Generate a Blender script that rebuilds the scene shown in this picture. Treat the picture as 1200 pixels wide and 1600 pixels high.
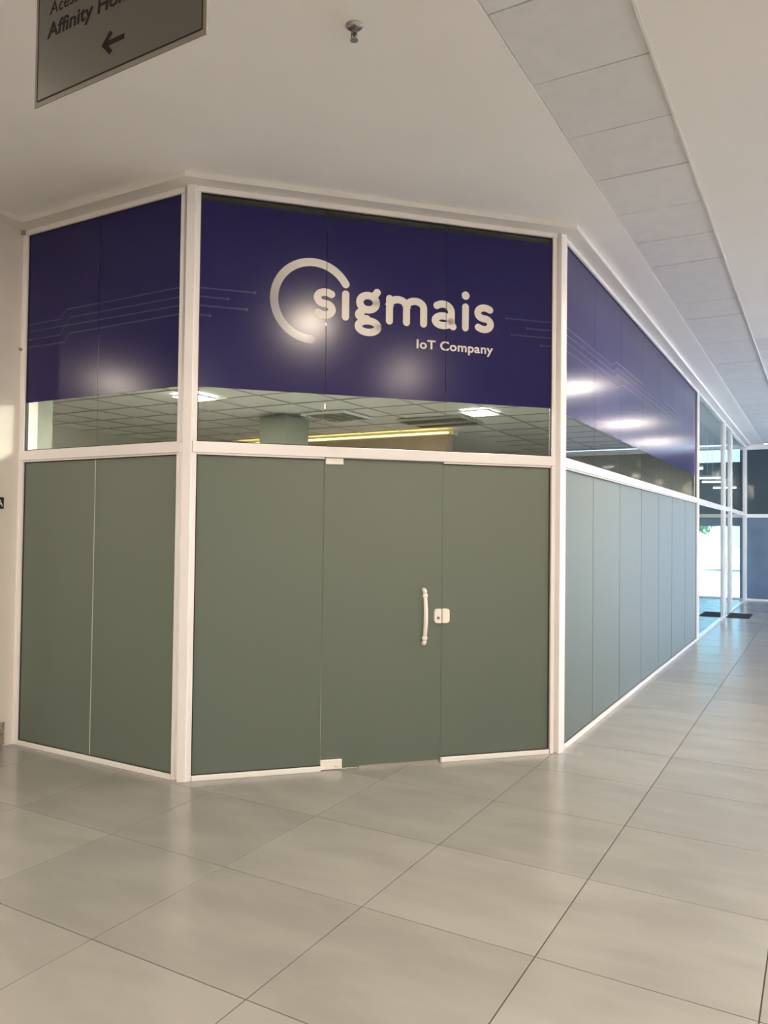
import bpy, bmesh, math, random
from mathutils import Matrix, Vector
random.seed(7)
scn = bpy.context.scene
for o in list(bpy.data.objects):
    bpy.data.objects.remove(o, do_unlink=True)
COL = scn.collection

# ------------------------------------------------------------------ camera
CAM = Vector((3.396, -4.618, 1.676))
RIGHT = Vector((0.8706, 0.4918, 0.01206)); UP = Vector((0.00155, -0.0273, 0.99963)); FWD = Vector((-0.4919, 0.8703, 0.02456))
FPX = 1214.8
cam = bpy.data.cameras.new('camera'); cam.sensor_fit = 'HORIZONTAL'; cam.sensor_width = 36.0
cam.lens = FPX / 1200 * 36.0; cam.clip_start = 0.02; cam.clip_end = 500
camo = bpy.data.objects.new('camera', cam); COL.objects.link(camo)
m = Matrix((RIGHT, UP, -FWD)).transposed().to_4x4(); m.translation = CAM
camo.matrix_world = m
scn.camera = camo

# ------------------------------------------------------------------ world, exposure
scn.view_settings.view_transform = 'Standard'; scn.view_settings.look = 'None'
scn.view_settings.gamma = 1.0; scn.view_settings.use_curve_mapping = False
scn.view_settings.exposure = 1.02
W = bpy.data.worlds.new('world'); scn.world = W; W.use_nodes = True
wn = W.node_tree.nodes; wl = W.node_tree.links
bg = wn['Background']
sky = wn.new('ShaderNodeTexSky'); sky.sky_type = 'HOSEK_WILKIE'; sky.turbidity = 3.2; sky.ground_albedo = 0.4
sky.sun_direction = Vector((-0.55, -0.25, 0.8)).normalized()
wl.new(sky.outputs[0], bg.inputs[0]); bg.inputs[1].default_value = 18.0
SUN = bpy.data.lights.new('sun', 'SUN'); SUN.energy = 26.0; SUN.angle = 0.02; SUN.color = (1, 0.98, 0.95)
suno = bpy.data.objects.new('sun', SUN); COL.objects.link(suno)
suno.rotation_euler = Vector((-0.55, -0.25, 0.8)).to_track_quat('Z', 'Y').to_euler()

LAMP_W = 34.0        # watts of one hall downlight
LAMP_COL = (1.0, 0.83, 0.66)
PANEL_E = 46.0        # emission of the shop's ceiling panels

def portal(name, loc, rot, sx, sy):
    l = bpy.data.lights.new(name, 'AREA'); l.shape = 'RECTANGLE'; l.size = sx; l.size_y = sy
    l.cycles.is_portal = True
    o = bpy.data.objects.new(name, l); COL.objects.link(o); o.location = loc; o.rotation_euler = rot
    return o
# daylight enters through the open side of the hall on the right and the glazed end of the far shop
portal('daylight_portal', (9.05, 11.3, 1.55), (0, math.radians(90), 0), 3.1, 12.6)
portal('daylight_portal', (9.05, -8.7, 1.55), (0, math.radians(90), 0), 3.1, 1.4)  # added opening behind the camera, brings in extra daylight
portal('daylight_portal', (-0.9, 17.72, 0.98), (math.radians(-90), 0, 0), 4.9, 1.86)

# ------------------------------------------------------------------ materials
MATS = {}
def mat(name, col, rough=0.5, spec=0.5, metal=0.0, noise=None, bump=None, coat=0.0, emit=None, rand=0.0):
    if name in MATS: return MATS[name]
    M = bpy.data.materials.new(name); M.use_nodes = True
    nt = M.node_tree; b = nt.nodes['Principled BSDF']
    b.inputs['Base Color'].default_value = (*col, 1); b.inputs['Roughness'].default_value = rough
    b.inputs['Specular IOR Level'].default_value = spec; b.inputs['Metallic'].default_value = metal
    b.inputs['Coat Weight'].default_value = coat; b.inputs['Coat Roughness'].default_value = 0.08
    if emit:
        b.inputs['Emission Color'].default_value = (*emit[0], 1); b.inputs['Emission Strength'].default_value = emit[1]
    if noise or rand:
        tc = nt.nodes.new('ShaderNodeTexCoord'); last = None
        mix = nt.nodes.new('ShaderNodeMix'); mix.data_type = 'RGBA'
        amp, scale, stretch = noise if noise else (0, 1, (1, 1, 1))
        geo = nt.nodes.new('ShaderNodeNewGeometry')
        mp = nt.nodes.new('ShaderNodeMapping'); mp.inputs['Scale'].default_value = stretch
        nz = nt.nodes.new('ShaderNodeTexNoise'); nz.inputs['Scale'].default_value = scale; nz.inputs['Detail'].default_value = 6
        nt.links.new(geo.outputs['Position'], mp.inputs[0]); nt.links.new(mp.outputs[0], nz.inputs['Vector'])
        fac = nz.outputs['Fac']
        if rand:
            oi = nt.nodes.new('ShaderNodeObjectInfo')
            a = nt.nodes.new('ShaderNodeMath'); a.operation = 'MULTIPLY_ADD'; a.inputs[1].default_value = rand; a.inputs[2].default_value = -rand / 2
            nt.links.new(oi.outputs['Random'], a.inputs[0])
            s = nt.nodes.new('ShaderNodeMath'); s.operation = 'ADD'
            nt.links.new(fac, s.inputs[0]); nt.links.new(a.outputs[0], s.inputs[1]); fac = s.outputs[0]
        mr = nt.nodes.new('ShaderNodeMapRange'); mr.inputs['From Min'].default_value = 0.3; mr.inputs['From Max'].default_value = 0.7
        nt.links.new(fac, mr.inputs[0]); nt.links.new(mr.outputs[0], mix.inputs[0])
        mix.inputs[6].default_value = (*[c * (1 - amp) for c in col], 1); mix.inputs[7].default_value = (*[min(1, c * (1 + amp)) for c in col], 1)
        nt.links.new(mix.outputs[2], b.inputs['Base Color'])
    if bump:
        geo2 = nt.nodes.new('ShaderNodeNewGeometry')
        nz2 = nt.nodes.new('ShaderNodeTexNoise'); nz2.inputs['Scale'].default_value = bump[0]; nz2.inputs['Detail'].default_value = 3
        nt.links.new(geo2.outputs['Position'], nz2.inputs['Vector'])
        bp = nt.nodes.new('ShaderNodeBump'); bp.inputs['Strength'].default_value = bump[1]; bp.inputs['Distance'].default_value = bump[2]
        nt.links.new(nz2.outputs['Fac'], bp.inputs['Height']); nt.links.new(bp.outputs[0], b.inputs['Normal'])
    MATS[name] = M; return M

def glass_mat(name, tint=(0.93, 0.96, 0.94), ior=1.52):
    """clear flat glass: straight-through light plus a Fresnel reflection on the faces turned to the viewer"""
    M = bpy.data.materials.new(name); M.use_nodes = True; nt = M.node_tree; nt.nodes.clear()
    out = nt.nodes.new('ShaderNodeOutputMaterial'); tr = nt.nodes.new('ShaderNodeBsdfTransparent'); gl = nt.nodes.new('ShaderNodeBsdfGlossy')
    tr.inputs[0].default_value = (*tint, 1); gl.inputs['Roughness'].default_value = 0.01
    fr = nt.nodes.new('ShaderNodeFresnel'); fr.inputs[0].default_value = ior
    geo = nt.nodes.new('ShaderNodeNewGeometry')
    inv = nt.nodes.new('ShaderNodeMath'); inv.operation = 'SUBTRACT'; inv.inputs[0].default_value = 1.0
    mu = nt.nodes.new('ShaderNodeMath'); mu.operation = 'MULTIPLY'
    nt.links.new(geo.outputs['Backfacing'], inv.inputs[1]); nt.links.new(inv.outputs[0], mu.inputs[1]); nt.links.new(fr.outputs[0], mu.inputs[0])
    mx = nt.nodes.new('ShaderNodeMixShader'); nt.links.new(mu.outputs[0], mx.inputs[0]); nt.links.new(tr.outputs[0], mx.inputs[1]); nt.links.new(gl.outputs[0], mx.inputs[2])
    nt.links.new(mx.outputs[0], out.inputs[0]); MATS[name] = M; return M

def frosted_mat(name, col, trans=0.35, rough=0.42):
    """glass behind a frosted film: scatters light both ways, with a soft sheen"""
    M = bpy.data.materials.new(name); M.use_nodes = True; nt = M.node_tree; nt.nodes.clear()
    out = nt.nodes.new('ShaderNodeOutputMaterial'); df = nt.nodes.new('ShaderNodeBsdfDiffuse'); tl = nt.nodes.new('ShaderNodeBsdfTranslucent')
    gl = nt.nodes.new('ShaderNodeBsdfGlossy'); gl.inputs['Roughness'].default_value = rough; gl.inputs['Color'].default_value = (1, 1, 1, 1)
    df.inputs[0].default_value = (*col, 1); tl.inputs[0].default_value = (0.42, 0.40, 0.365, 1)
    m1 = nt.nodes.new('ShaderNodeMixShader'); m1.inputs[0].default_value = trans
    nt.links.new(df.outputs[0], m1.inputs[1]); nt.links.new(tl.outputs[0], m1.inputs[2])
    fr = nt.nodes.new('ShaderNodeFresnel'); fr.inputs[0].default_value = 1.11
    geo = nt.nodes.new('ShaderNodeNewGeometry')
    inv = nt.nodes.new('ShaderNodeMath'); inv.operation = 'SUBTRACT'; inv.inputs[0].default_value = 1.0
    mu = nt.nodes.new('ShaderNodeMath'); mu.operation = 'MULTIPLY'
    nt.links.new(geo.outputs['Backfacing'], inv.inputs[1]); nt.links.new(inv.outputs[0], mu.inputs[1]); nt.links.new(fr.outputs[0], mu.inputs[0])
    m2 = nt.nodes.new('ShaderNodeMixShader'); nt.links.new(mu.outputs[0], m2.inputs[0]); nt.links.new(m1.outputs[0], m2.inputs[1]); nt.links.new(gl.outputs[0], m2.inputs[2])
    nt.links.new(m2.outputs[0], out.inputs[0]); MATS[name] = M; return M

def ring_mat():
    """printed ring fading from cream ink into the film's indigo (a print gradient held in the 'ink' attribute)"""
    M = bpy.data.materials.new('ring_ink'); M.use_nodes = True; nt = M.node_tree; b = nt.nodes['Principled BSDF']
    at = nt.nodes.new('ShaderNodeAttribute'); at.attribute_name = 'ink'
    mx = nt.nodes.new('ShaderNodeMix'); mx.data_type = 'RGBA'
    mx.inputs[6].default_value = (*FILM, 1); mx.inputs[7].default_value = (*CREAM, 1)
    nt.links.new(at.outputs['Fac'], mx.inputs[0]); nt.links.new(mx.outputs[2], b.inputs['Base Color']); b.inputs['Roughness'].default_value = FILM_R
    MATS['ring_ink'] = M; return M

FILM = (0.017, 0.0135, 0.098); CREAM = (0.74, 0.70, 0.63); FILM_R = 0.19
mat('plaster', (0.88, 0.86, 0.83), 0.85, 0.2, noise=(0.02, 1.5, (1, 1, 1)), bump=(60, 0.05, 0.002))
mat('wall_paint', (0.74, 0.69, 0.63), 0.7, 0.3, noise=(0.03, 2, (1, 1, 1)))
mat('soffit_paint', (0.80, 0.77, 0.73), 0.6, 0.3)
mat('mineral_panel', (0.74, 0.73, 0.73), 0.9, 0.15, noise=(0.03, 9, (1, 1, 1)), rand=0.25, bump=(350, 0.15, 0.001))
mat('gap_shade', (0.10, 0.095, 0.09), 0.9)  # shade of the open panel joints, put into the colour
mat('alu_white', (0.86, 0.83, 0.81), 0.22, 0.5, noise=(0.015, 5, (1, 1, 1)))
mat('gasket', (0.03, 0.028, 0.025), 0.6)
mat('seal', (0.62, 0.65, 0.6), 0.4)
mat('film', FILM, FILM_R, 0.33, noise=(0.02, 3, (1, 1, 1)))
mat('cream_ink', CREAM, 0.35)
mat('circuit_ink', (0.04, 0.04, 0.12), 0.3)
mat('tile', (0.285, 0.283, 0.262), 0.22, 0.5, noise=(0.09, 1.6, (1.0, 2.6, 1)), rand=0.35)
mat('grout', (0.05, 0.045, 0.038), 0.9)
mat('granite', (0.30, 0.26, 0.22), 0.3, 0.5, noise=(0.6, 60, (1, 1, 1)))
mat('sign_face', (0.068, 0.062, 0.05), 0.4, 0.4, 0.0)
mat('sign_edge', (0.16, 0.145, 0.125), 0.6, 0.3)
mat('sign_ink', (0.012, 0.009, 0.009), 0.7, 0.1)
mat('steel', (0.42, 0.41, 0.40), 0.28, 0.5, 0.9)
mat('chrome', (0.5, 0.46, 0.45), 0.2, 0.5, 1.0)
mat('patch_white', (0.84, 0.81, 0.75), 0.35)
mat('handle_white', (0.84, 0.80, 0.72), 0.25)
mat('black', (0.012, 0.011, 0.010), 0.5)
mat('white_ink', (0.8, 0.8, 0.78), 0.5)
mat('mat_fibre', (0.045, 0.045, 0.05), 0.95, 0.1, noise=(0.3, 90, (1, 1, 1)))
mat('blue_panel', (0.13, 0.19, 0.27), 0.25, 0.5, noise=(0.15, 1.2, (1, 1, 1)))
mat('dark_glass', (0.05, 0.075, 0.09), 0.06, 0.5)
mat('inner_wall', (0.62, 0.60, 0.54), 0.7)
mat('return_paint', (0.30, 0.31, 0.26), 0.7)
mat('column_paint', (0.20, 0.21, 0.175), 0.6)
mat('inner_wood', (0.33, 0.25, 0.19), 0.6, noise=(0.15, 4, (1, 8, 1)))
mat('unit_wall', (0.25, 0.28, 0.29), 0.7)
mat('rail_shade_grey', (0.38, 0.37, 0.34), 0.5)  # rails greyed to carry the shadows along the ceiling bars
mat('grey_metal', (0.16, 0.155, 0.14), 0.5)
mat('louvre', (0.55, 0.55, 0.5), 0.3, 0.5, 0.7)
mat('strip_alu', (0.42, 0.41, 0.36), 0.35, 0.5, 0.4)
mat('lamp_trim', (0.8, 0.8, 0.78), 0.4)
mat('lamp_glow', (0.9, 0.9, 0.9), 0.5, emit=((1.0, 0.93, 0.82), 12.0))
mat('panel_glow', (0.9, 0.9, 0.9), 0.5, emit=((1.0, 0.94, 0.80), PANEL_E))
mat('led_glow', (0.9, 0.8, 0.4), 0.5, emit=((1.0, 0.78, 0.22), 3.2))
mat('tube_glow', (0.9, 0.9, 0.9), 0.5, emit=((0.95, 1.0, 1.0), 3.0))
mat('concrete', (0.58, 0.60, 0.64), 0.9, noise=(0.08, 0.6, (1, 1, 1)))
mat('leaf', (0.10, 0.22, 0.05), 0.6, noise=(0.4, 3, (1, 1, 1)))
mat('bark', (0.12, 0.08, 0.05), 0.9)
glass_mat('clear_glass'); glass_mat('unit_glass', (0.90, 0.97, 0.97)); glass_mat('facade_glass', (0.70, 0.80, 0.79))
frosted_mat('frosted', (0.147, 0.187, 0.158))
ring_mat()

# ------------------------------------------------------------------ mesh helpers
def obj(name, bm, material, parent=None):
    me = bpy.data.meshes.new(name); bm.normal_update(); bm.to_mesh(me); bm.free()
    me.materials.append(MATS[material])
    o = bpy.data.objects.new(name, me); COL.objects.link(o)
    if parent: o.parent = parent
    return o
def obj_from(name, me, parent=None):
    o = bpy.data.objects.new(name, me); COL.objects.link(o)
    if parent: o.parent = parent
    return o
def box(bm, x0, x1, y0, y1, z0, z1, bevel=0.0):
    b = bmesh.new() if bevel else bm
    v = [b.verts.new(p) for p in ((x0,y0,z0),(x1,y0,z0),(x1,y1,z0),(x0,y1,z0),(x0,y0,z1),(x1,y0,z1),(x1,y1,z1),(x0,y1,z1))]
    for f in ((0,3,2,1),(4,5,6,7),(0,1,5,4),(1,2,6,5),(2,3,7,6),(3,0,4,7)):
        b.faces.new([v[i] for i in f])
    if bevel:
        bmesh.ops.bevel(b, geom=b.edges[:], offset=bevel, segments=2, profile=0.5, affect='EDGES')
        merge(bm, b)
    return bm
def merge(bm, b):
    me = bpy.data.meshes.new('tmp'); b.to_mesh(me); b.free(); bm.from_mesh(me); bpy.data.meshes.remove(me)
def boxes(*lst, bevel=0.0):
    bm = bmesh.new()
    for l in lst: box(bm, *l, bevel=bevel)
    return bm
def prism(bm, pts, z0, z1):
    lo = [bm.verts.new((x, y, z0)) for x, y in pts]; hi = [bm.verts.new((x, y, z1)) for x, y in pts]
    n = len(pts)
    bm.faces.new(lo[::-1]); bm.faces.new(hi)
    for i in range(n): bm.faces.new((lo[i], lo[(i+1) % n], hi[(i+1) % n], hi[i]))
    bmesh.ops.recalc_face_normals(bm, faces=bm.faces[:])
    return bm
def tube(bm, pts, rad, seg=12, cap=True):
    """sweep of circles along pts; rad is a number or a list"""
    rings = []; n = len(pts); P = [Vector(p) for p in pts]
    ref = None
    for i in range(n):
        t = (P[min(i+1, n-1)] - P[max(i-1, 0)]).normalized()
        if ref is None: ref = Vector((1, 0, 0)) if abs(t.x) < 0.9 else Vector((0, 1, 0))
        a = (ref - t * ref.dot(t)).normalized(); b = t.cross(a); ref = a
        r = rad[i] if isinstance(rad, (list, tuple)) else rad
        rings.append([bm.verts.new(P[i] + (a*math.cos(k*2*math.pi/seg) + b*math.sin(k*2*math.pi/seg))*r) for k in range(seg)])
    for i in range(n-1):
        for k in range(seg):
            bm.faces.new((rings[i][k], rings[i][(k+1) % seg], rings[i+1][(k+1) % seg], rings[i+1][k]))
    if cap:
        bm.faces.new(rings[0][::-1]); bm.faces.new(rings[-1])
    for f in bm.faces: f.smooth = len(f.verts) == 4
    return bm
def ribbon(bm, pts, w, y0, y1, caps=True, seg=10):
    """a stroke of width w through (x,z) points as a thin slab between y0 and y1 with round ends"""
    P = [Vector(p) for p in pts]; n = len(P); L = []; Rr = []
    for i in range(n):
        t = (P[min(i+1, n-1)] - P[max(i-1, 0)]).normalized()
        k = 1.0
        if 0 < i < n-1:
            c = (P[i+1]-P[i]).normalized().dot((P[i]-P[i-1]).normalized()); k = 1/max(0.5, math.sqrt((1+c)/2))
        nn = Vector((-t.y, t.x)) * (w/2*k)
        L.append(P[i]+nn); Rr.append(P[i]-nn)
    out = list(L)
    if caps:
        t = (P[-1]-P[-2]).normalized(); a0 = math.atan2(t.x, -t.y) - 0
        nn = Vector((-t.y, t.x))
        for s in range(1, seg): a = math.pi*s/seg; out.append(P[-1] + (nn*math.cos(a) + t*math.sin(a))*(w/2))
    back = Rr[::-1]
    capb = []
    if caps:
        t = (P[0]-P[1]).normalized(); nn = Vector((-t.y, t.x))
        for s in range(1, seg): a = math.pi*s/seg; capb.append(P[0] + (nn*math.cos(a) + t*math.sin(a))*(w/2))
    # quads along the stroke, fans for the caps: front (y0) and rim
    fl = [bm.verts.new((p.x, y0, p.y)) for p in L]; fr = [bm.verts.new((p.x, y0, p.y)) for p in Rr]
    bl = [bm.verts.new((p.x, y1, p.y)) for p in L]; br = [bm.verts.new((p.x, y1, p.y)) for p in Rr]
    for i in range(n-1):
        bm.faces.new((fl[i], fr[i], fr[i+1], fl[i+1])); bm.faces.new((bl[i], bl[i+1], br[i+1], br[i]))
        bm.faces.new((fl[i], fl[i+1], bl[i+1], bl[i])); bm.faces.new((fr[i], br[i], br[i+1], fr[i+1]))
    for pts2, a, b, ab, bb in ((out[n:], fl[-1], fr[-1], bl[-1], br[-1]), (capb, fr[0], fl[0], br[0], bl[0])):
        f = [bm.verts.new((p.x, y0, p.y)) for p in pts2]; g = [bm.verts.new((p.x, y1, p.y)) for p in pts2]
        if not f:
            bm.faces.new((a, b, bb, ab)); continue
        bm.faces.new([a] + f + [b]); bm.faces.new([ab] + g + [bb])
        F = [a]+f+[b]; Gg = [ab]+g+[bb]
        for i in range(len(F)-1): bm.faces.new((F[i], F[i+1], Gg[i+1], Gg[i]))
    bmesh.ops.recalc_face_normals(bm, faces=bm.faces[:])
    return bm
def cut_gap(bm, x0, x1):
    for x in (x0, x1):
        bmesh.ops.bisect_plane(bm, geom=bm.verts[:]+bm.edges[:]+bm.faces[:], plane_co=(x, 0, 0), plane_no=(1, 0, 0))
    dead = [f for f in bm.faces if x0 < f.calc_center_median().x < x1]
    bmesh.ops.delete(bm, geom=dead, context='FACES')
    return bm
def text_bm(s, size, extrude=0.0, bold=0.0, space=1.0):
    c = bpy.data.curves.new('tmp_text', 'FONT'); c.body = s; c.size = size; c.extrude = extrude; c.offset = bold; c.space_character = space
    o = bpy.data.objects.new('tmp_text', c); COL.objects.link(o)
    dg = bpy.context.evaluated_depsgraph_get(); dg.update()
    me = bpy.data.meshes.new_from_object(o.evaluated_get(dg))
    bm = bmesh.new(); bm.from_mesh(me)
    bpy.data.objects.remove(o, do_unlink=True); bpy.data.curves.remove(c); bpy.data.meshes.remove(me)
    return bm
def fit_text(bm, x0, x1, z0, z1, y, shear=0.0):
    """stand the flat text up in the xz plane facing -y, filling the given rectangle"""
    xs = [v.co.x for v in bm.verts]; ys = [v.co.y for v in bm.verts]; a, b, c, d = min(xs), max(xs), min(ys), max(ys)
    for v in bm.verts:
        px = (v.co.x-a)/(b-a); pz = (v.co.y-c)/(d-c)
        zz = z0+(z1-z0)*pz
        v.co = Vector((x0+(x1-x0)*px + shear*(zz-z0), y - v.co.z, zz))
    return bm
def letters_of(bm, material, parent):
    """one object per character: connected pieces that stand above each other (an i and its dot) stay together"""
    bm.verts.ensure_lookup_table(); seen = set(); isl = []
    for v in bm.verts:
        if v.index in seen: continue
        st = [v]; seen.add(v.index); comp = []
        while st:
            w = st.pop(); comp.append(w)
            for e in w.link_edges:
                o = e.other_vert(w)
                if o.index not in seen: seen.add(o.index); st.append(o)
        isl.append((min(c.co.x for c in comp), max(c.co.x for c in comp), set(c.index for c in comp)))
    isl.sort(key=lambda t: t[0]-t[1]); chars = []
    for a, b, ids in isl:
        for c in chars:
            if min(b, c[1]) - max(a, c[0]) > 0.55*min(b-a, c[1]-c[0]): c[2] |= ids; c[0] = min(a, c[0]); c[1] = max(b, c[1]); break
        else: chars.append([a, b, set(ids)])
    for a, b, ids in sorted(chars, key=lambda c: c[0]):
        n = bmesh.new(); mp = {}
        for f in bm.faces:
            if f.verts[0].index in ids:
                for v in f.verts:
                    if v.index not in mp: mp[v.index] = n.verts.new(v.co)
                n.faces.new([mp[v.index] for v in f.verts])
        obj('letter', n, material, parent)
    bm.free()
def empty(name, loc=(0, 0, 0), rz=0.0):
    o = bpy.data.objects.new(name, None); COL.objects.link(o); o.location = loc; o.rotation_euler = (0, 0, rz); o.empty_display_size = 0.2
    return o
def tag(o, label, cat=None, group=None, kind=None):
    if label: o['label'] = label
    if cat: o['category'] = cat
    if group: o['group'] = group
    if kind: o['kind'] = kind
    return o
def struct(o, label=None):
    o['kind'] = 'structure'
    if label: o['label'] = label
    return o
def project(p):
    d = Vector(p) - CAM; z = d.dot(FWD)
    if z < 0.15: return None
    return 600 + FPX*d.dot(RIGHT)/z, 800 - FPX*d.dot(UP)/z

# ------------------------------------------------------------------ key geometry
T = 0.8
P0 = Vector((-2.058, -0.731)); P1 = Vector((-0.314, -0.731)); P2 = Vector((1.622, 1.263))
XR = 1.622; Y3 = 8.72; YA = 12.55; YB = 13.85; YE = 17.6
HC = 4.03; HS = 3.993          # ceiling, soffit over the shopfronts
FRONT_L = (P2-P1).length; FRONT_A = math.atan2(P2.y-P1.y, P2.x-P1.x)
ZH = 3.956; ZG = 2.268; ZT = 2.176; ZB = 0.036     # head, bottom of upper glass, top of lower glass, sill

# ------------------------------------------------------------------ floor
floor = struct(obj('floor', boxes((-10.2, 9.2, -11.2, 18.4, -0.12, -0.004)), 'grout'), 'pale beige square porcelain tiles laid over the hall floor')
def tile_bm(x0, y0):
    g = 0.0026; bm = bmesh.new(); a, b, c, d = x0+g, x0+T-g, y0+g, y0+T-g; h = 0.0003
    lo = [bm.verts.new(p) for p in ((a,c,-0.004),(b,c,-0.004),(b,d,-0.004),(a,d,-0.004))]
    mi = [bm.verts.new(p) for p in ((a,c,-h),(b,c,-h),(b,d,-h),(a,d,-h))]
    to = [bm.verts.new(p) for p in ((a+h,c+h,0),(b-h,c+h,0),(b-h,d-h,0),(a+h,d-h,0))]
    for A, B in ((lo, mi), (mi, to)):
        for i in range(4): bm.faces.new((A[i], A[(i+1) % 4], B[(i+1) % 4], B[i]))
    bm.faces.new(to)
    return bm
cand = []; rest = []
def in_shop(x, y):
    if x > XR: return False
    if y < P1.y: return False
    if x < P1.x: return y < Y3
    return (y - P1.y) > (x-P1.x)*(P2.y-P1.y)/(P2.x-P1.x) and y < Y3
for a in range(-12, 11):
    for b in range(-13, 22):
        x0, y0 = a*T, b*T
        cs = [(x0, y0), (x0+T, y0), (x0+T, y0+T), (x0, y0+T)]
        pr = [project((x, y, 0)) for x, y in cs]
        vis = all(p is not None for p in pr) and max(p[0] for p in pr) > -20 and min(p[0] for p in pr) < 1220 and min(p[1] for p in pr) < 1640 and max(p[1] for p in pr) > 0
        if vis and not all(in_shop(x, y) for x, y in cs):
            ar = abs(sum(pr[i][0]*pr[(i+1) % 4][1]-pr[(i+1) % 4][0]*pr[i][1] for i in range(4)))/2
            cand.append((ar, x0, y0))
        else: rest.append((x0, y0))
cand.sort(reverse=True)
for ar, x0, y0 in cand[260:]: rest.append((x0, y0))
me0 = None
for ar, x0, y0 in cand[:260]:
    if me0 is None:
        o = obj('tile', tile_bm(0, 0), 'tile', floor); me0 = o.data
    else: o = obj_from('tile', me0, floor)
    o.location = (x0, y0, 0)
bm = bmesh.new()
for x0, y0 in rest: merge(bm, tile_bm(x0, y0))
o = obj('tile_field', bm, 'tile', floor); o['kind'] = 'stuff'

# ------------------------------------------------------------------ ceiling
SX0, SX1, SP = 2.063, 2.666, 0.64; SY0 = -0.718; YGRID = 5.61
bm = boxes((-10.2, SX0, -11.2, 17.75, HC, 4.25), (SX1, 9.2, -11.2, YGRID, HC, 4.25), (SX0, SX1, -11.2, YGRID, HC+0.05, 4.25), (SX0, 9.2, YGRID, 17.75, HC+0.05, 4.25))
ceiling = struct(obj('ceiling', bm, 'plaster'), 'white plaster ceiling with a strip of square grey panels')
def slab_bm(w, d, h, g):
    return boxes((g, w-g, g, d-g, 0, h))
meP = None; k0 = int((-11-SY0)/SP); bm = bmesh.new(); n_st = 0
for k in range(k0, 29):
    y0 = SY0 + k*SP
    if y0+SP > 17.6: break
    if k < -3 or k > 24:
        box(bm, SX0+0.004, SX1-0.004, y0+0.003, y0+SP-0.003, HC+0.008, HC+0.024); continue
    if meP is None:
        o = obj('ceiling_panel', slab_bm(SX1-SX0, SP, 0.016, 0.0045), 'mineral_panel', ceiling); meP = o.data
    else: o = obj_from('ceiling_panel', meP, ceiling)
    o.location = (SX0, y0, HC+0.008 + random.uniform(-0.0015, 0.0015)); o.rotation_euler = (random.uniform(-.002, .002), random.uniform(-.002, .002), 0)
for r in range(19):
    for c in range(10):
        x0, y0 = SX1+c*SP, YGRID+0.02+r*0.62
        box(bm, x0+0.003, x0+SP-0.003, y0+0.003, y0+0.617, HC+0.008, HC+0.024)
o = obj('ceiling_panel_field', bm, 'mineral_panel', ceiling); o['kind'] = 'stuff'
o = obj('panel_trim', boxes((SX1-0.004, SX1+0.010, -11, 17.6, HC-0.004, HC+0.008)), 'soffit_paint', ceiling)
obj('gap_shade_sheet', boxes((SX0, SX1, -11, 17.6, HC+0.030, HC+0.036), (SX1, 9.0, YGRID, 17.6, HC+0.030, HC+0.036)), 'gap_shade', ceiling)  # dark sheet above the panels, coloured as the shade in their joints

# soffit ledge running along the top of the shopfronts
def offset_poly(pts, d):
    out = []
    for i, p in enumerate(pts):
        ns = []
        if i > 0: t = (p-pts[i-1]).normalized(); ns.append(Vector((t.y, -t.x)))
        if i < len(pts)-1: t = (pts[i+1]-p).normalized(); ns.append(Vector((t.y, -t.x)))
        n = sum(ns, Vector((0, 0))).normalized(); k = 1/max(0.3, n.dot(ns[0]))
        out.append(p + n*d*k)
    return out
line = [Vector((-2.058, -1.15)), P0, P1, P2, Vector((XR, YE))]
oo = offset_poly(line, 0.145); ii = offset_poly(line, -0.06)
bm = bmesh.new()
for i in range(len(line)-1):
    prism(bm, [tuple(oo[i]), tuple(oo[i+1]), tuple(ii[i+1]), tuple(ii[i])], HS, HC)
struct(obj('trim_1', bm, 'soffit_paint'), 'narrow white soffit ledge following the top of the shopfronts')

# ------------------------------------------------------------------ outer shell of the hall
struct(obj('wall_left', boxes((-2.42, -2.058, -1.15, -0.60, 0, HC)), 'wall_paint'), 'cream painted pier at the left end of the shopfront')
struct(obj('baseboard_left', boxes((-2.075, -2.046, -1.165, -0.835, 0, 0.185)), 'granite'), 'speckled brown granite baseboard on the cream pier')
struct(obj('wall_side', boxes((-10.2, -2.42, -0.70, -0.50, 0, HC)), 'wall_paint'))
struct(obj('wall_far_left', boxes((-10.3, -10.1, -11.2, -0.5, 0, HC)), 'wall_paint'))
struct(obj('wall_behind', boxes((-10.2, 9.2, -11.4, -11.2, 0, HC)), 'wall_paint'))
bm = boxes((9.0, 9.2, -11.2, -9.4, 0, HC), (9.0, 9.2, -8.0, 5.0, 0, HC), (9.0, 9.2, -9.4, -8.0, 3.1, HC), (9.0, 9.2, 5.0, 17.6, 3.1, HC))  # short gap behind the camera is added to let daylight in
for y in (9.2, 13.4, 17.4): box(bm, 9.0, 9.2, y-0.12, y+0.12, 0, 3.1)
struct(obj('wall_right', bm, 'wall_paint'), 'open side of the hall towards daylight, with an added gap behind the camera')
# shop interior shell
struct(obj('wall_shop_left', boxes((-6.35, -6.2, -0.5, 17.6, 0, HC)), 'inner_wall'))
struct(obj('wall_shop_back', boxes((-6.2, XR-0.06, Y3-0.09, Y3+0.05, 0, HC)), 'inner_wall'))
struct(obj('wall_shop_partition', boxes((-6.2, -1.13, 5.2, 5.35, 0, 3.04)), 'inner_wood'), 'brown partition under the yellow light line inside the shop')
struct(obj('wall_shop_return', boxes((-6.2, -3.32, -0.5, 0.5, 0, 3.08)), 'return_paint'))
struct(obj('wall_shop_bulkhead', boxes((-6.2, -1.13, 5.36, 5.5, 3.04, HC)), 'inner_wall'))

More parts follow.
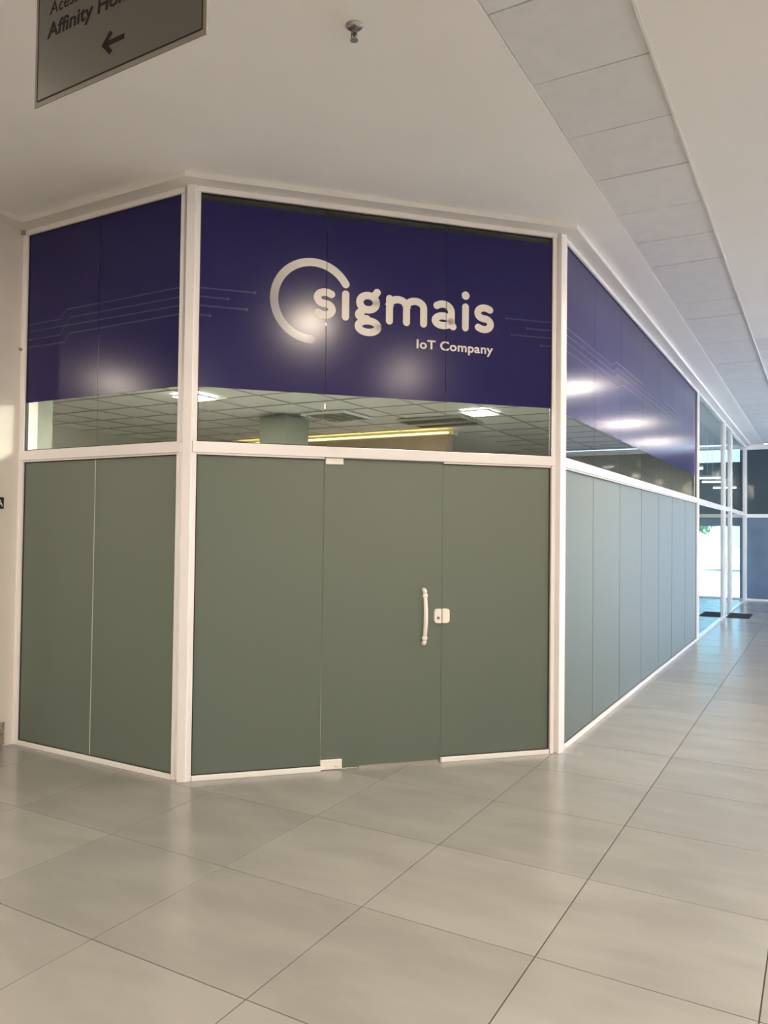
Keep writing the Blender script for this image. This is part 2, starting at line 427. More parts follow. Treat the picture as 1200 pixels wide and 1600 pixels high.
# ------------------------------------------------------------------ shopfronts
def storefront(name, loc, rz, L, x0, x1, up_j, lo_bays, film_z, film_top, lower, upper='clear_glass', film=True, gasket=True):
    """aluminium-framed glazing along local x, outside towards -y. lo_bays: list of (x0, x1, framed)"""
    r = empty(name, loc, rz); r['kind'] = 'thing'
    R_ = lambda n, *b, m='alu_white', bev=0.0: obj(n, boxes(*b, bevel=bev), m, r)
    R_('head_rail', (x0-0.04, x1+0.04, -0.03, 0.03, ZH, HS), bev=0.003)
    R_('transom_rail', (x0-0.03, x1+0.03, -0.034, 0.03, ZT+0.014, ZG-0.004), bev=0.003)
    for a, b in ((x0-0.035, x0-0.004), (x1+0.004, x1+0.035)):
        R_('jamb', (a, b, -0.026, 0.026, ZG-0.004, ZH), bev=0.002)
    gb = [(x0-0.006, x1+0.006, -0.012, 0.012, ZH-0.005, ZH+0.002), (x0-0.006, x1+0.006, -0.012, 0.012, ZG-0.006, ZG+0.004), (x0-0.006, x0+0.003, -0.012, 0.012, ZG, ZH), (x1-0.003, x1+0.006, -0.012, 0.012, ZG, ZH)]
    if gasket: R_('gasket', *gb, m='gasket')
    xs = [x0] + list(up_j) + [x1]; films = []
    for a, b in zip(xs[:-1], xs[1:]):
        R_('upper_pane', (a+0.0003, b-0.0003, -0.004, 0.004, ZG-0.002, ZH), m=upper)
        if film:
            if b < x1: R_('joint_light_block', (b-0.009, b+0.009, 0.0045, 0.007, film_z, ZH), m='gasket')  # added dark strip behind the joint, stops interior light leaking through
            films.append(R_('vinyl_film', (a+0.0022, b-0.0022, -0.0058, -0.0044, film_z, film_top), m='film'))
    for i, (a, b, framed) in enumerate(lo_bays):
        R_('lower_pane', (a+0.0015, b-0.0015, -0.004, 0.004, ZB-0.004, ZT+0.004), m=lower)
    runs = []
    for a, b, framed in lo_bays:
        if runs and abs(runs[-1][1]-a) < 0.02: runs[-1][1] = b
        else: runs.append([a, b])
    for a, b in runs:
        R_('sill_rail', (a-0.02*(a > x0+.1)*0, b, -0.03, 0.03, 0.0, ZB-0.003), bev=0.003)
        R_('glazing_bead', (a, b, -0.022, 0.022, ZT+0.001, ZT+0.015))
        g2 = [(a, b, -0.010, 0.010, ZB-0.004, ZB+0.003), (a, b, -0.010, 0.010, ZT-0.004, ZT+0.003)]
        if abs(a-x0) < 0.02: g2.append((a-0.005, a+0.004, -0.01, 0.01, ZB, ZT))
        if abs(b-x1) < 0.02: g2.append((b-0.004, b+0.005, -0.01, 0.01, ZB, ZT))
        if gasket: R_('gasket', *g2, m='gasket')
    for a, b in ((x0-0.035, x0-0.004), (x1+0.004, x1+0.035)):
        R_('jamb', (a, b, -0.026, 0.026, 0.0, ZT+0.014), bev=0.002)
    return r, films
def post(parent, x, y, w, d, ang, name='post'):
    b = boxes((-w/2, w/2, -d/2, d/2, 0, HS), bevel=0.004)
    bmesh.ops.rotate(b, verts=b.verts[:], matrix=Matrix.Rotation(ang, 3, 'Z')); bmesh.ops.translate(b, verts=b.verts[:], vec=(x, y, 0))
    return obj(name, b, 'alu_white', parent)

YF, YL = -0.0058, -0.0068     # front of film, front of ink
# left face
LL = P1.x-P0.x
left, lf = storefront('glass_storefront', (P0.x, P0.y, 0), 0, LL, 0.05, LL-0.088, [0.848], [(0.05, 0.845, 1), (0.845, LL-0.088, 1)], 2.64, ZH, 'frosted')
tag(left, 'narrow left shopfront window with plain indigo film above frosted panes, beside the cream pier', 'storefront', 'shopfront windows')
obj('seal_strip', boxes((0.8425, 0.8475, -0.0065, -0.0045, ZB, ZT)), 'seal', left)
obj('wall_channel', boxes((0.0, 0.016, -0.03, 0.03, 0, HS)), 'alu_white', left)
obj('bracket', boxes((-0.02, 0.03, -0.055, -0.032, 3.955, 3.985), bevel=0.003), 'steel', left)
obj('bolt', tube(bmesh.new(), [(0.004, -0.03, 3.06), (0.004, -0.05, 3.06)], 0.012), 'steel', left)
LX = lambda x: x - P0.x
paths = [[(-2.006, 3.253), (-1.636, 3.25), (-1.569, 3.317), (-0.402, 3.316)], [(-2.006, 3.196), (-0.402, 3.193)],
         [(-2.006, 3.133), (-1.632, 3.13), (-1.517, 3.252), (-0.402, 3.251)], [(-2.006, 3.074), (-1.581, 3.072), (-1.523, 3.133), (-0.402, 3.135)]]
for p in paths:
    b = ribbon(bmesh.new(), [(LX(x), z) for x, z in p], 0.009, YL, YF, caps=False); cut_gap(b, 0.8458, 0.8502)
    obj('circuit_line', b, 'circuit_ink', lf[1])
# front face
J1, J2 = 0.928, 1.832
front, ff = storefront('glass_storefront', (P1.x, P1.y, 0), FRONT_A, FRONT_L, 0.055, 2.697, [J1, J2], [(0.055, 0.929, 1), (1.821, 2.692, 1)], 2.636, 3.908, 'frosted')
tag(front, 'angled front shopfront with sigmais IoT Company logo on indigo film above the door', 'storefront', 'shopfront windows')
post(front, 0, 0, 0.062, 0.07, -FRONT_A/2, 'corner_post')
post(front, FRONT_L, 0, 0.062, 0.07, (math.pi/2-FRONT_A)/2, 'corner_post')
# logo ring
bm = bmesh.new(); ring = []
cx, cz, rr = 0.831, 3.291, 0.274; N = 72; a0, a1 = math.radians(31), math.radians(268)
pts = [(cx+rr*math.cos(a0+(a1-a0)*i/N), cz+rr*math.sin(a0+(a1-a0)*i/N)) for i in range(N+1)]
ribbon(bm, pts, 0.057, YL, YF); cut_gap(bm, J1-0.0022, J1+0.0022)
ro = obj('logo_ring', bm, 'ring_ink', ff[0])
at = ro.data.attributes.new('ink', 'FLOAT', 'POINT')
for i, v in enumerate(ro.data.vertices):
    a = math.degrees(math.atan2(v.co.z-cz, v.co.x-cx)) % 360
    at.data[i].value = 1.0 if a < 105 or a > 340 else max(0.0, 1.0 - (a-105)/75*0.55 if a < 180 else 0.45 - (a-180)/88*0.40)
# letters of the wordmark: round-ended strokes
W_ = 0.053; B0, XH = 3.172, 3.388; zb, zt = B0+W_/2, XH-W_/2; zm = (zb+zt)/2
def arc(cx, cz, rx, rz, d0, d1, n=14):
    return [(cx+rx*math.cos(math.radians(d0+(d1-d0)*i/n)), cz+rz*math.sin(math.radians(d0+(d1-d0)*i/n))) for i in range(n+1)]
def s_strokes(x0, x1):
    xa, xb = x0+W_/2-0.002, x1-W_/2+0.002; xm = (xa+xb)/2; q = (zt-zm)/2
    top = arc(xm, zt-q, xm-xa, q, 90, 255, 12); bot = arc(xm, zb+q, xb-xm, q, 75, -90, 12)
    return [[(xb-0.006, zt-0.012), (xb-0.03, zt-0.002)] + top + bot + [(xa+0.03, zb+0.002), (xa+0.004, zb+0.014)]]
letters = []
letters.append((0, s_strokes(0.838, 0.994)))
letters.append((1, [[(1.067, zt), (1.067, zb)]]))
gx, gz = 1.233, 3.316
letters.append((1, [arc(gx, gz, 0.062, 0.052, 0, 360, 28), [(1.272, 3.358), (1.300, 3.396)],
                    arc(1.215, 3.226, 0.052, 0.028, 120, 250, 8)+[(1.225, 3.199)], arc(1.235, 3.143, 0.073, 0.042, 0, 360, 28)]))
letters.append((1, [[(1.394, zt), (1.394, zb)], [(1.394, 3.31)] + arc(1.459, 3.31, 0.065, 0.05, 180, 0, 14) + [(1.524, zb)], [(1.524, 3.31)] + arc(1.59, 3.31, 0.066, 0.05, 180, 0, 14) + [(1.656, zb)]]))
letters.append((1, [[(1.758, 3.345)] + arc(1.806, 3.302, 0.068, 0.058, 118, 0, 12) + [(1.874, 3.23), (1.878, zb+0.004), (1.888, zb)], arc(1.808, 3.236, 0.062, 0.036, 0, 360, 24)]))
letters.append((2, [[(1.986, zt-0.006), (1.986, zb)], [(1.9855, 3.4405), (1.9865, 3.4405)]]))
letters.append((2, s_strokes(2.060, 2.214)))
for pi, strokes in letters:
    bm = bmesh.new()
    for si, s in enumerate(strokes):
        dot = len(s) == 2 and abs(s[0][0]-s[1][0]) < 0.002 and s[0][1] == s[1][1]
        ribbon(bm, s, 0.062 if dot else W_, YL-0.0002*si, YF)
    cut_gap(bm, J1-0.0022, J1+0.0022); cut_gap(bm, J2-0.0022, J2+0.0022)
    obj('letter', bm, 'cream_ink', ff[pi])
bm = fit_text(text_bm('IoT Company', 0.1, 0.0004, 0.0022, 1.05), 1.604, 2.212, 2.995, 3.084, YF-0.0005)
cut_gap(bm, J2-0.0022, J2+0.0022)
bm.verts.index_update(); letters_of(bm, 'cream_ink', ff[2])
for xa, xb, z, f in ((0.058, 0.425, 3.308, 0), (0.058, 0.242, 3.248, 0), (0.058, 0.371, 3.187, 0), (0.058, 0.124, 3.123, 0), (2.322, 2.694, 3.300, 2), (2.497, 2.694, 3.238, 2), (2.366, 2.694, 3.178, 2), (2.612, 2.694, 3.115, 2)):
    b = ribbon(bmesh.new(), [(xa, z), (xb, z)], 0.009, YL, YF, caps=False)
    e = xb if f == 0 else xa
    box(b, e-0.009, e+0.009, YL, YF, z-0.009, z+0.009)
    obj('circuit_line', b, 'circuit_ink', ff[f])
# aluminium sweep at the foot of the door, fixed to the threshold
obj('threshold_strip', boxes((1.205, 1.80, -0.022, -0.006, 0.0, 0.016)), 'strip_alu', front)
# right face, long
RL = Y3-P2.y
upj = [2.307, 3.32, 4.385, 5.41, 6.39, 7.44]
rx0, rx1 = 0.095, RL-0.09
lj = [rx0] + [y-P2.y for y in (2.27, 3.30, 4.36, 5.40, 6.38, 7.5)] + [rx1]
right, rf = storefront('glass_storefront', (P2.x, P2.y, 0), math.pi/2, RL, rx0, rx1, [y-P2.y for y in upj], [(a, b, 1) for a, b in zip(lj[:-1], lj[1:])], 2.613, ZH, 'frosted')
tag(right, 'long side shopfront of tall pale green frosted panes receding down the corridor', 'storefront', 'shopfront windows')
for j in lj[1:-1]: obj('seal_strip', boxes((j-0.003, j+0.003, -0.0062, -0.0042, ZB, ZT)), 'grey_metal', right)
post(right, RL, 0, 0.10, 0.075, 0, 'post')
bounds = [rx0] + [y-P2.y for y in upj] + [rx1]
rp = [[(1.40, 3.303), (2.95, 3.303), (3.12, 3.365), (6.7, 3.372)], [(1.40, 3.245), (2.98, 3.245), (3.15, 3.305), (6.7, 3.312)], [(1.40, 3.186), (3.0, 3.186), (3.17, 3.246), (6.7, 3.25)], [(1.40, 3.121), (3.2, 3.121), (3.38, 3.182), (6.7, 3.188)]]
for p in rp:
    pts = [(y-P2.y, z) for y, z in p]
    for i, (a, b_) in enumerate(zip(bounds[:-1], bounds[1:])):
        bm = ribbon(bmesh.new(), pts, 0.010, YL, YF, caps=False)
        for co, no in ((a+0.0022, -1), (b_-0.0022, 1)):
            bmesh.ops.bisect_plane(bm, geom=bm.verts[:]+bm.edges[:]+bm.faces[:], plane_co=(co, 0, 0), plane_no=(no, 0, 0), clear_outer=True)
        if bm.faces: obj('circuit_line', bm, 'circuit_ink', rf[i])
        else: bm.free()
# next unit: clear glass
def unit(name, ya, yb, label):
    L = yb-ya
    r, _ = storefront(name, (XR, ya, 0), math.pi/2, L, 0.07, L-0.07, [L/2], [(0.07, L/2, 1), (L/2, L-0.07, 1)], 2.6, ZH, 'unit_glass', 'unit_glass', film=False, gasket=False)
    return tag(r, label, 'storefront', 'shopfront windows')
u1 = unit('glass_storefront', Y3+0.03, YA, 'clear glass shopfront bay between the indigo shopfront and the far door')
u2 = unit('glass_storefront', YB, YE-0.02, 'farthest clear glass shopfront bay, beyond the door with the mat')
post(u1, YA-Y3-0.03, 0, 0.11, 0.09, 0); post(u2, 0, 0, 0.11, 0.09, 0); post(u2, YE-0.02-YB-0.04, 0, 0.14, 0.10, 0)

# ------------------------------------------------------------------ doors
door = empty('door_1', (P1.x, P1.y, 0), FRONT_A); struct(door, 'frosted glass entrance door with white pull handle')
obj('door_leaf', boxes((0.9305, 1.8195, -0.005, 0.005, 0.006, ZT+0.012), bevel=0.001), 'frosted', door)
obj('patch_hinge', boxes((0.938, 1.066, -0.017, 0.017, 2.142, 2.189), bevel=0.005), 'patch_white', door)
ph = obj('patch_hinge', boxes((0.929, 1.083, -0.017, 0.017, 0.004, 0.072), bevel=0.005), 'patch_white', door)
for x in (1.035, 1.05): obj('screw', tube(bmesh.new(), [(x, -0.0165, 0.024), (x, -0.0185, 0.024)], 0.004, 8), 'steel', ph)
hb = bmesh.new(); zc = 1.058; hl = 0.197; pts = []; rad = []
for i in range(25):
    s = -1+2*i/24; z = zc+s*hl*0.80; y = -0.045-0.022*(1-s*s); pts.append((1.677, y, z)); rad.append(0.0125+0.0035*(1-s*s))
tube(hb, pts, rad, 14)
handle = obj('handle', hb, 'handle_white', door); handle['label'] = 'white bowed pull handle'
for sg in (-1, 1):
    ze = zc+sg*hl*0.80
    b = tube(bmesh.new(), [(1.677, -0.045+0.001, ze-sg*0.022), (1.677, -0.0452, ze-sg*0.014), (1.677, -0.045, ze), (1.677, -0.0445, ze+sg*0.012)], [0.013, 0.020, 0.020, 0.014], 14)
    obj('collar', b, 'handle_white', handle)
    b = tube(bmesh.new(), [(1.677, -0.045, ze+sg*0.010), (1.677, -0.041, ze+sg*0.026), (1.676, -0.030, ze+sg*0.036), (1.675, -0.016, ze+sg*0.039), (1.675, -0.0052, ze+sg*0.039)], [0.0135, 0.016, 0.015, 0.012, 0.013], 14)
    obj('mount', b, 'handle_white', handle)
def soft_box(x0, x1, z0, z1, y0, y1, rl, rr):
    """box with corners rounded in elevation (rl left, rr right) and a softened front edge"""
    def ring(i):
        q = []
        for cx, cz, r, a0 in ((x1-rr, z0+rr, rr, -90), (x1-rr, z1-rr, rr, 0), (x0+rl, z1-rl, rl, 90), (x0+rl, z0+rl, rl, 180)):
            for k in range(6):
                a = math.radians(a0+18*k); q.append((cx+max(0, r-i)*math.cos(a), cz+max(0, r-i)*math.sin(a)))
        return q
    b = bmesh.new(); R3 = [[b.verts.new((x, y, z)) for x, z in ring(i)] for i, y in ((0, y1), (0, y0+0.004), (0.0015, y0+0.001), (0.004, y0))]
    n = len(R3[0])
    for A, B in zip(R3[:-1], R3[1:]):
        for k in range(n): b.faces.new((A[k], A[(k+1) % n], B[(k+1) % n], B[k]))
    b.faces.new(R3[-1]); b.faces.new(R3[0][::-1]); bmesh.ops.recalc_face_normals(b, faces=b.faces[:])
    return b
lk = obj('lock', soft_box(1.760, 1.8155, 1.008, 1.113, -0.024, -0.0051, 0.022, 0.005), 'patch_white', door)
obj('keyhole', tube(bmesh.new(), [(1.788, -0.0235, 1.047), (1.788, -0.0262, 1.047)], 0.011, 14), 'grey_metal', lk)
o = obj('strike_box', soft_box(1.8225, 1.878, 1.008, 1.113, -0.024, -0.0045, 0.005, 0.022), 'patch_white', front)
door2 = empty('door_2', (XR, YA, 0), math.pi/2); struct(door2, 'clear glass door of the far unit behind the dark mat')
dl = YB-YA
obj('door_leaf', boxes((0.06, dl-0.06, -0.005, 0.005, 0.012, ZT)), 'unit_glass', door2)
obj('transom_rail', boxes((0.055, dl-0.055, -0.034, 0.03, ZT+0.014, ZG), bevel=0.003), 'alu_white', door2)
obj('upper_pane', boxes((0.055, dl-0.055, -0.004, 0.004, ZG, ZH)), 'unit_glass', door2)
obj('head_rail', boxes((0.055, dl-0.055, -0.03, 0.03, ZH, HS)), 'alu_white', door2)
obj('handle', tube(bmesh.new(), [(0.16, -0.006, 0.85), (0.16, -0.05, 0.87), (0.16, -0.055, 1.06), (0.16, -0.05, 1.23), (0.16, -0.006, 1.25)], 0.014), 'handle_white', door2)
mt = obj('door_mat', boxes((XR+0.045, 2.095, 12.66, 13.62, 0, 0.014), bevel=0.004), 'mat_fibre'); tag(mt, 'dark grey mat on the tiles outside the far glass door', 'mat', 'door mats')
mt = obj('door_mat', boxes((1.15, XR-0.045, 12.66, 13.62, 0, 0.014), bevel=0.004), 'mat_fibre'); tag(mt, 'dark grey mat seen through the far glass, inside the door', 'mat', 'door mats')

# ------------------------------------------------------------------ corridor end: blue panels in white frame
endw = empty('wall_end', (XR, YE, 0)); struct(endw, 'blue grey panelled end of the corridor with white frame')
xe = [0.05 + i*1.2 for i in range(7)] + [7.4]
for a, b in zip(xe[:-1], xe[1:]):
    obj('lower_panel', boxes((a+0.004, b-0.004, 0.0, 0.03, 0.05, 2.135)), 'blue_panel', endw)
    obj('upper_pane', boxes((a+0.004, b-0.004, 0.0, 0.02, 2.235, 3.90)), 'dark_glass', endw)
obj('transom_rail', boxes((0.05, 7.4, -0.03, 0.05, 2.14, 2.23)), 'alu_white', endw)
obj('sill_rail', boxes((0.05, 7.4, -0.03, 0.05, 0, 0.045)), 'alu_white', endw)
obj('head_rail', boxes((0.05, 7.4, -0.04, 0.05, 3.90, HC)), 'alu_white', endw)
obj('backing', boxes((0.05, 7.4, 0.05, 0.12, 0, HC)), 'unit_wall', endw)
# far facade of the clear-glass unit
bm = boxes((-6.2, XR-0.1, 17.6, 17.75, 1.92, 3.60), (-6.2, XR-0.1, 17.6, 17.75, 3.93, HC), (1.50, XR+0.05, 17.6, 17.75, 0, HC), (-6.2, -3.4, 17.6, 17.75, 0, 1.92))
for x in (-2.2, -0.8, 0.0): box(bm, x, x+0.05, 17.62, 17.72, 0, 1.92); box(bm, x, x+0.05, 17.62, 17.72, 3.6, 3.93)
box(bm, -6.2, 1.5, 17.62, 17.72, 0, 0.02)
struct(obj('wall_facade', bm, 'unit_wall'), 'glazed rear facade of the far unit, open to daylight')
fg = empty('window_1', (0, 17.67, 0)); struct(fg, 'tinted glazing at the rear of the far unit')
for a, b in ((-3.4, -2.2), (-2.15, -0.8), (-0.75, 0.0), (0.05, 1.5)):
    obj('pane', boxes((a, b, -0.004, 0.004, 0.02, 1.92)), 'facade_glass', fg)
for a, b in ((-6.2, -2.2), (-2.15, -0.8), (-0.75, 0.0), (0.05, 1.5)):
    obj('pane', boxes((a, b, -0.004, 0.004, 3.6, 3.93)), 'facade_glass', fg)
struct(obj('ceiling_far_unit', boxes((-6.2, XR-0.08, Y3+0.05, 17.6, 3.97, HC)), 'unit_wall'))
for y, xa, xb, nth in ((10.7, 0.85, 1.47, 'nearest'), (13.36, 0.95, 1.5, 'second'), (14.7, 0.95, 1.4, 'third'), (17.2, 0.9, 1.45, 'farthest')):
    t = empty('tube_lamp', (0, y, 2.9))
    obj('tube', tube(bmesh.new(), [(xa, 0, 0), (xb, 0, 0)], 0.02), 'tube_glow', t)
    obj('housing', boxes((xa, xb, -0.03, 0.03, 0.022, 0.06)), 'lamp_trim', t)
    obj('cable', tube(bmesh.new(), [((xa+xb)/2, 0, 0.06), ((xa+xb)/2, 0, 1.07)], 0.004, 6), 'lamp_trim', t)
    tag(t, nth + ' of the four thin white tube lamps inside the far clear glass unit', 'lamp', 'tube lamps of the far unit')

# ------------------------------------------------------------------ outside
ground = struct(obj('ground', boxes((-80, 90, -60, 120, -0.35, -0.13)), 'concrete'), 'pale paved ground outside')
random.seed(3)
tr = empty('tree', (-2.6, 38, -0.13)); tag(tr, 'green tree in the daylight outside, behind the far unit', 'tree')
obj('trunk', tube(bmesh.new(), [(0, 0, 0), (0.05, 0, 1.2), (0, 0.1, 2.6)], [0.14, 0.11, 0.08], 8), 'bark', tr)
bm = bmesh.new()
for i in range(900):
    v = Vector((random.gauss(0, 1), random.gauss(0, 1), random.gauss(0, 1))).normalized() * random.uniform(0.5, 1.0)
    c = Vector((v.x*1.5, v.y*1.5, 2.7+v.z*1.0)); a = Vector((random.uniform(-1, 1), random.uniform(-1, 1), random.uniform(-1, 1))).normalized()*0.16
    b_ = a.cross(Vector((random.uniform(-1, 1), random.uniform(-1, 1), 1))).normalized()*0.08
    bm.faces.new([bm.verts.new(c+a), bm.verts.new(c+b_), bm.verts.new(c-a), bm.verts.new(c-b_)])
obj('foliage', bm, 'leaf', tr)

# ------------------------------------------------------------------ shop interior seen through the clear band
HI = 3.1
sc = empty('shop_ceiling', (0, 0, HI)); struct(sc, 'suspended ceiling of square grey panels inside the shop')
ip = offset_poly([P0 + Vector((0, 0)), P1, P2, Vector((XR, Y3))], -0.07)
bmc = prism(bmesh.new(), [(-6.2, ip[0].y)] + [tuple(v) for v in ip[:3]] + [(ip[3].x, Y3-0.1), (-6.2, Y3-0.1)], 0.03, 0.05)
obj('light_block_board', bmc, 'plaster', sc)  # added board, keeps the shop's light out of the space above
holes = [(-0.31, 3.74, 0.36, 0.36), (-1.34, 4.02, 0.90, 0.66), (-2.15, 3.08, 0.62, 0.70), (-2.92, 1.45, 0.60, 0.36)]
mi = None; pw = 0.625
for i in range(-10, 3):
    for j in range(-1, 14):
        x0, y0 = i*pw+0.02, j*pw+0.03
        cs = [(x0, y0), (x0+pw, y0), (x0+pw, y0+pw), (x0, y0+pw)]
        if not all(in_shop(x+0.12, y-0.05) and x > -6.2 and y < Y3-0.1 and x < XR-0.12 and y > P1.y+0.1 for x, y in cs): continue
        if y0 > 5.3 and x0 < -1.2: continue
        if mi is None:
            o = obj('ceiling_panel', boxes((0.004, pw-0.004, 0.004, pw-0.004, 0.012, 0.026)), 'mineral_panel', sc); mi = o.data
        else: o = obj_from('ceiling_panel', mi, sc)
        o.location = (x0, y0, random.uniform(-0.002, 0.002))
    # running rails of the grid
for i in range(-9, 3):
    x = i*pw+0.02
    y0 = max(P1.y+0.12, P1.y+0.25+(x-P1.x)*1.03) if x > P1.x-0.1 else P1.y+0.12
    if x < XR-0.1: obj('grid_rail', boxes((x-0.012, x+0.012, y0, 5.15 if x < -1.2 else Y3-0.12, 0.006, 0.0115)), 'rail_shade_grey', sc)
for j in range(-1, 14):
    y = j*pw+0.03; xm = XR-0.12 if y > P2.y+0.2 else P1.x-0.25+(y-P1.y)*0.97
    if P1.y+0.12 < y < 5.2 or y > 5.2: obj('grid_rail', boxes((-6.15 if y < 5.2 else -1.1, xm, y-0.012, y+0.012, 0.005, 0.0105)), 'rail_shade_grey', sc)
def panel_light(x, y, w, d, label):
    t = empty('panel_lamp', (x, y, HI-0.022))
    obj('frame', boxes((0, w, 0, 0.012, 0, 0.024), (0, w, d-0.012, d, 0, 0.024), (0, 0.012, 0.012, d-0.012, 0, 0.024), (w-0.012, w, 0.012, d-0.012, 0, 0.024)), 'lamp_trim', t)
    obj('diffuser', boxes((0.012, w-0.012, 0.012, d-0.012, 0.004, 0.02)), 'panel_glow', t)
    return tag(t, label, 'lamp', 'lit panels inside the shop')
panel_light(-0.31, 3.72, 0.35, 0.38, 'small bright square ceiling lamp inside the shop, under the word Company')
for x, y in ((-1.55, 0.42), (-0.95, 0.80), (-0.2, 1.2), (0.45, 1.95)):  # unseen fill lamps, added to brighten the interior and the frosted panes
    panel_light(x, y, 0.58, 0.58, 'added unseen fill lamp near the glass inside the shop, hidden by the film')
panel_light(-2.66, 1.45, 0.34, 0.35, 'bright square ceiling lamp inside the shop, beside the left corner post')
def louvre_light(x, y, w, d, label, group):
    t = empty('louvre_lamp', (x, y, HI-0.03))
    obj('frame', boxes((0, w, 0, 0.015, 0, 0.03), (0, w, d-0.015, d, 0, 0.03), (0, 0.015, 0.015, d-0.015, 0, 0.03), (w-0.015, w, 0.015, d-0.015, 0, 0.03)), 'lamp_trim', t)
    for k in range(1, 7): obj('louvre', boxes((0.015, w-0.015, k*d/7-0.004, k*d/7+0.004, 0.002, 0.028)), 'louvre', t)
    for k in range(1, 4): obj('reflector', boxes((k*w/4-0.006, k*w/4+0.006, 0.016, d-0.016, 0.001, 0.027)), 'louvre', t)
    obj('tray', boxes((0.015, w-0.015, 0.015, d-0.015, 0.026, 0.03)), 'grey_metal', t)
    return tag(t, label, 'lamp', group)
louvre_light(-2.15, 3.1, 0.62, 0.70, 'unlit louvred ceiling lamp inside the shop beside the column', 'louvred lamps inside the shop')
v = empty('air_vent', (-1.34, 4.05, HI-0.03))
obj('frame', boxes((0, 0.90, 0, 0.02, 0, 0.03), (0, 0.90, 0.70, 0.72, 0, 0.03), (0, 0.02, 0.02, 0.70, 0, 0.03), (0.88, 0.90, 0.02, 0.70, 0, 0.03), (0.02, 0.88, 0.34, 0.46, 0, 0.03)), 'louvre', v)
for k in range(8):
    y = 0.035+k*0.04 if k < 7 else 0.47
    if k < 7: obj('slat', boxes((0.02, 0.88, y, y+0.012, 0.004, 0.028)), 'grey_metal', v)
for k in range(4): obj('slat', boxes((0.02, 0.88, 0.48+k*0.055, 0.495+k*0.055, 0.004, 0.028)), 'grey_metal', v)
obj('duct', boxes((0.02, 0.88, 0.02, 0.70, 0.0285, 0.032)), 'black', v)
tag(v, 'dark rectangular air vent in the shop ceiling, beside the lit panel', 'vent')
led = empty('led_strip', (-4.86, 5.19, 3.044))
obj('profile', boxes((0, 3.73, -0.02, 0.0, -0.008, 0.0)), 'lamp_trim', led)
obj('diffuser', boxes((0, 3.73, -0.03, 0.0, 0.0005, 0.022), bevel=0.004), 'led_glow', led)
tag(led, 'glowing yellow light strip along the top of the partition inside the shop', 'light strip')
cl = empty('column', (-2.7, 3.0, 0)); obj('shaft', boxes((0, 0.39, 0, 0.5, 0.1, 3.08), bevel=0.006), 'column_paint', cl); obj('plinth', boxes((-0.02, 0.41, -0.02, 0.52, 0, 0.1)), 'granite', cl)
tag(cl, 'square grey green column inside the shop behind the clear glass band', 'column')

# ------------------------------------------------------------------ hanging direction sign
sg = empty('direction_sign', (1.283, -3.098, 2.963), math.atan2(-0.022, 0.718))
SW, SH = 0.7185, 0.56
obj('board', boxes((0, SW, 0, 0.003, 0, SH), bevel=0.0006), 'sign_edge', sg)
obj('face', boxes((0.013, SW-0.013, -0.0012, -0.0002, 0.0165, SH-0.015)), 'sign_face', sg)
obj('border_line', boxes((0.013, SW-0.013, -0.002, -0.0013, 0.0155, 0.0185), (0.013, SW-0.013, -0.002, -0.0013, SH-0.018, SH-0.015), (0.013, 0.0155, -0.002, -0.0013, 0.0165, SH-0.015), (SW-0.0155, SW-0.013, -0.002, -0.0013, 0.0165, SH-0.015)), 'sign_ink', sg)
letters_of(fit_text(text_bm('Acesso', 0.05, 0.0003), 0.068, 0.233, 0.268, 0.305, -0.0018, 0.12), 'sign_ink', sg)
b = fit_text(text_bm('Affinity Home', 0.05, 0.0003, 0.0009), 0.056, 0.462, 0.183, 0.243, -0.0018, 0.10)
letters_of(b, 'sign_ink', sg)
bm = bmesh.new()
for st in ([(0.322, 0.096), (0.405, 0.096)], [(0.350, 0.126), (0.320, 0.096), (0.350, 0.066)]): ribbon(bm, st, 0.0145, -0.0021, -0.0013, caps=False)
obj('arrow', bm, 'sign_ink', sg)
for x in (0.08, SW-0.08): obj('hanger', tube(bmesh.new(), [(x, 0.0015, SH), (x, 0.0015, HC-2.963)], 0.004, 8), 'steel', sg)
tag(sg, 'grey hanging direction sign with black arrow pointing left', 'sign')

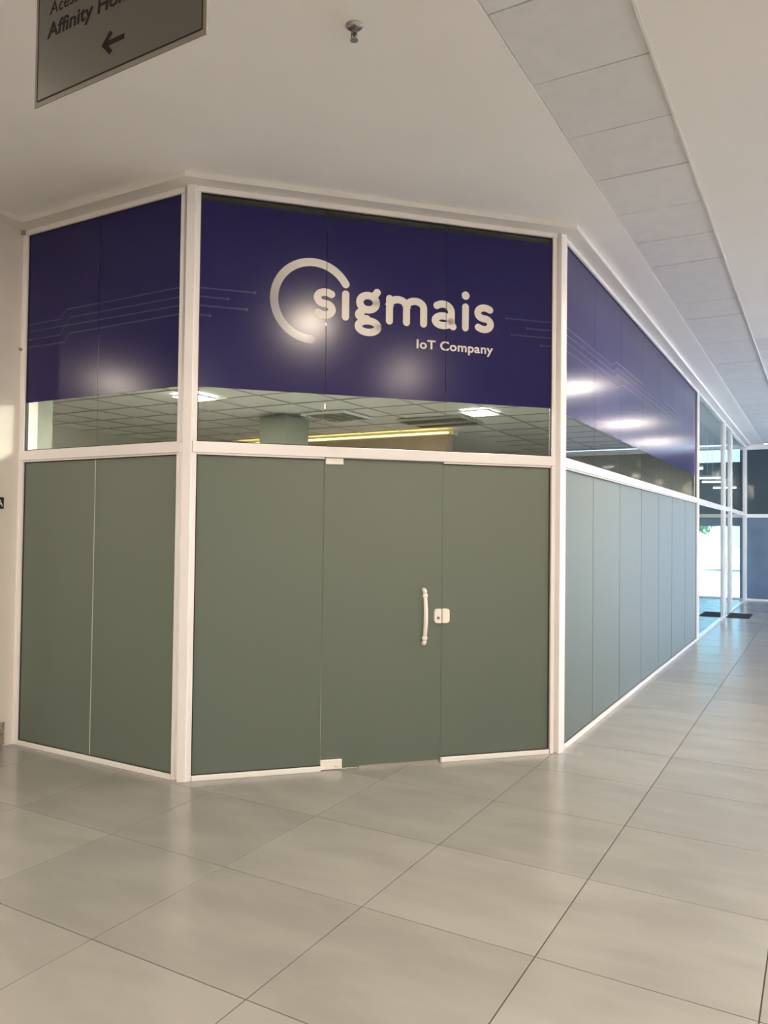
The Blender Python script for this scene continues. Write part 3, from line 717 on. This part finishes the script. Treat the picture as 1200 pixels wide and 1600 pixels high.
# ------------------------------------------------------------------ small things
sp = empty('sprinkler', (1.495, -1.592, HC))
obj('escutcheon', tube(bmesh.new(), [(0, 0, 0), (0, 0, -0.006), (0, 0, -0.014)], [0.042, 0.040, 0.022], 20), 'chrome', sp)
obj('body', tube(bmesh.new(), [(0, 0, -0.012), (0, 0, -0.03), (0, 0, -0.036)], [0.013, 0.012, 0.016], 12), 'chrome', sp)
for s in (-1, 1): obj('frame_arm', tube(bmesh.new(), [(s*0.012, 0, -0.034), (s*0.016, 0, -0.05), (s*0.004, 0, -0.066)], 0.0035, 8), 'chrome', sp)
obj('bulb', tube(bmesh.new(), [(0, 0, -0.036), (0, 0, -0.05), (0, 0, -0.062)], [0.003, 0.005, 0.003], 8), 'gasket', sp)
obj('deflector', tube(bmesh.new(), [(0, 0, -0.064), (0, 0, -0.069)], [0.018, 0.02], 16), 'chrome', sp)
tag(sp, 'small chrome fire sprinkler head on the plaster ceiling', 'sprinkler')
npl = empty('wall_plate', (-2.058, -0.881, 1.855), math.pi/2)
obj('plate', boxes((-0.30, 0, -0.008, -0.0005, -0.044, 0.044), bevel=0.002), 'black', npl)
obj('letter', fit_text(text_bm('A', 0.06, 0.0003, 0.001), -0.058, -0.008, -0.026, 0.026, -0.0085), 'white_ink', npl)
tag(npl, 'small black plate with white lettering on the cream pier', 'sign')

# ------------------------------------------------------------------ hall downlights (recessed, several seen mirrored in the glossy film, the last ones added as fill)
spots = [(3.02, -1.98), (6.0, -2.25), (3.45, 2.9), (3.4, 7.7), (3.6, 12.25), (3.7, 15.9), (-6.64, -5.72), (6.4, 2.9), (6.4, 7.7), (6.4, 12.25), (-1.3, -4.3), (3.2, -7.2), (6.4, -7.2)]  # last entries are added lamps that lift the ambient light
for i, (x, y) in enumerate(spots):
    t = empty('downlight', (x, y, HC))
    w = 0.16
    zl = 0.0
    obj('trim', boxes((-w-0.02, w+0.02, -w-0.02, -w, -0.012, zl), (-w-0.02, w+0.02, w, w+0.02, -0.012, zl), (-w-0.02, -w, -w, w, -0.012, zl), (w, w+0.02, -w, w, -0.012, zl)), 'lamp_trim', t)
    obj('diffuser', boxes((-w, w, -w, w, -0.008, -0.001)), 'lamp_glow', t)
    l = bpy.data.lights.new('downlight_lamp', 'AREA'); l.shape = 'SQUARE'; l.size = 2*w; l.energy = LAMP_W*{0: 1.35, 3: 0.4, 4: 0.4, 5: 0.4, 6: 1.6, 9: 0.5, 2: 1.7, 7: 2.2, 10: 1.1, 11: 2.7, 12: 2.7}.get(i, 1.15); l.color = LAMP_COL
    lo = bpy.data.objects.new('downlight_lamp', l); COL.objects.link(lo); lo.parent = t; lo.location = (0, 0, -0.014)
    tag(t, 'square recessed ceiling downlight of the hall, in a set partly added as fill, outside the picture', 'lamp', 'hall downlights')
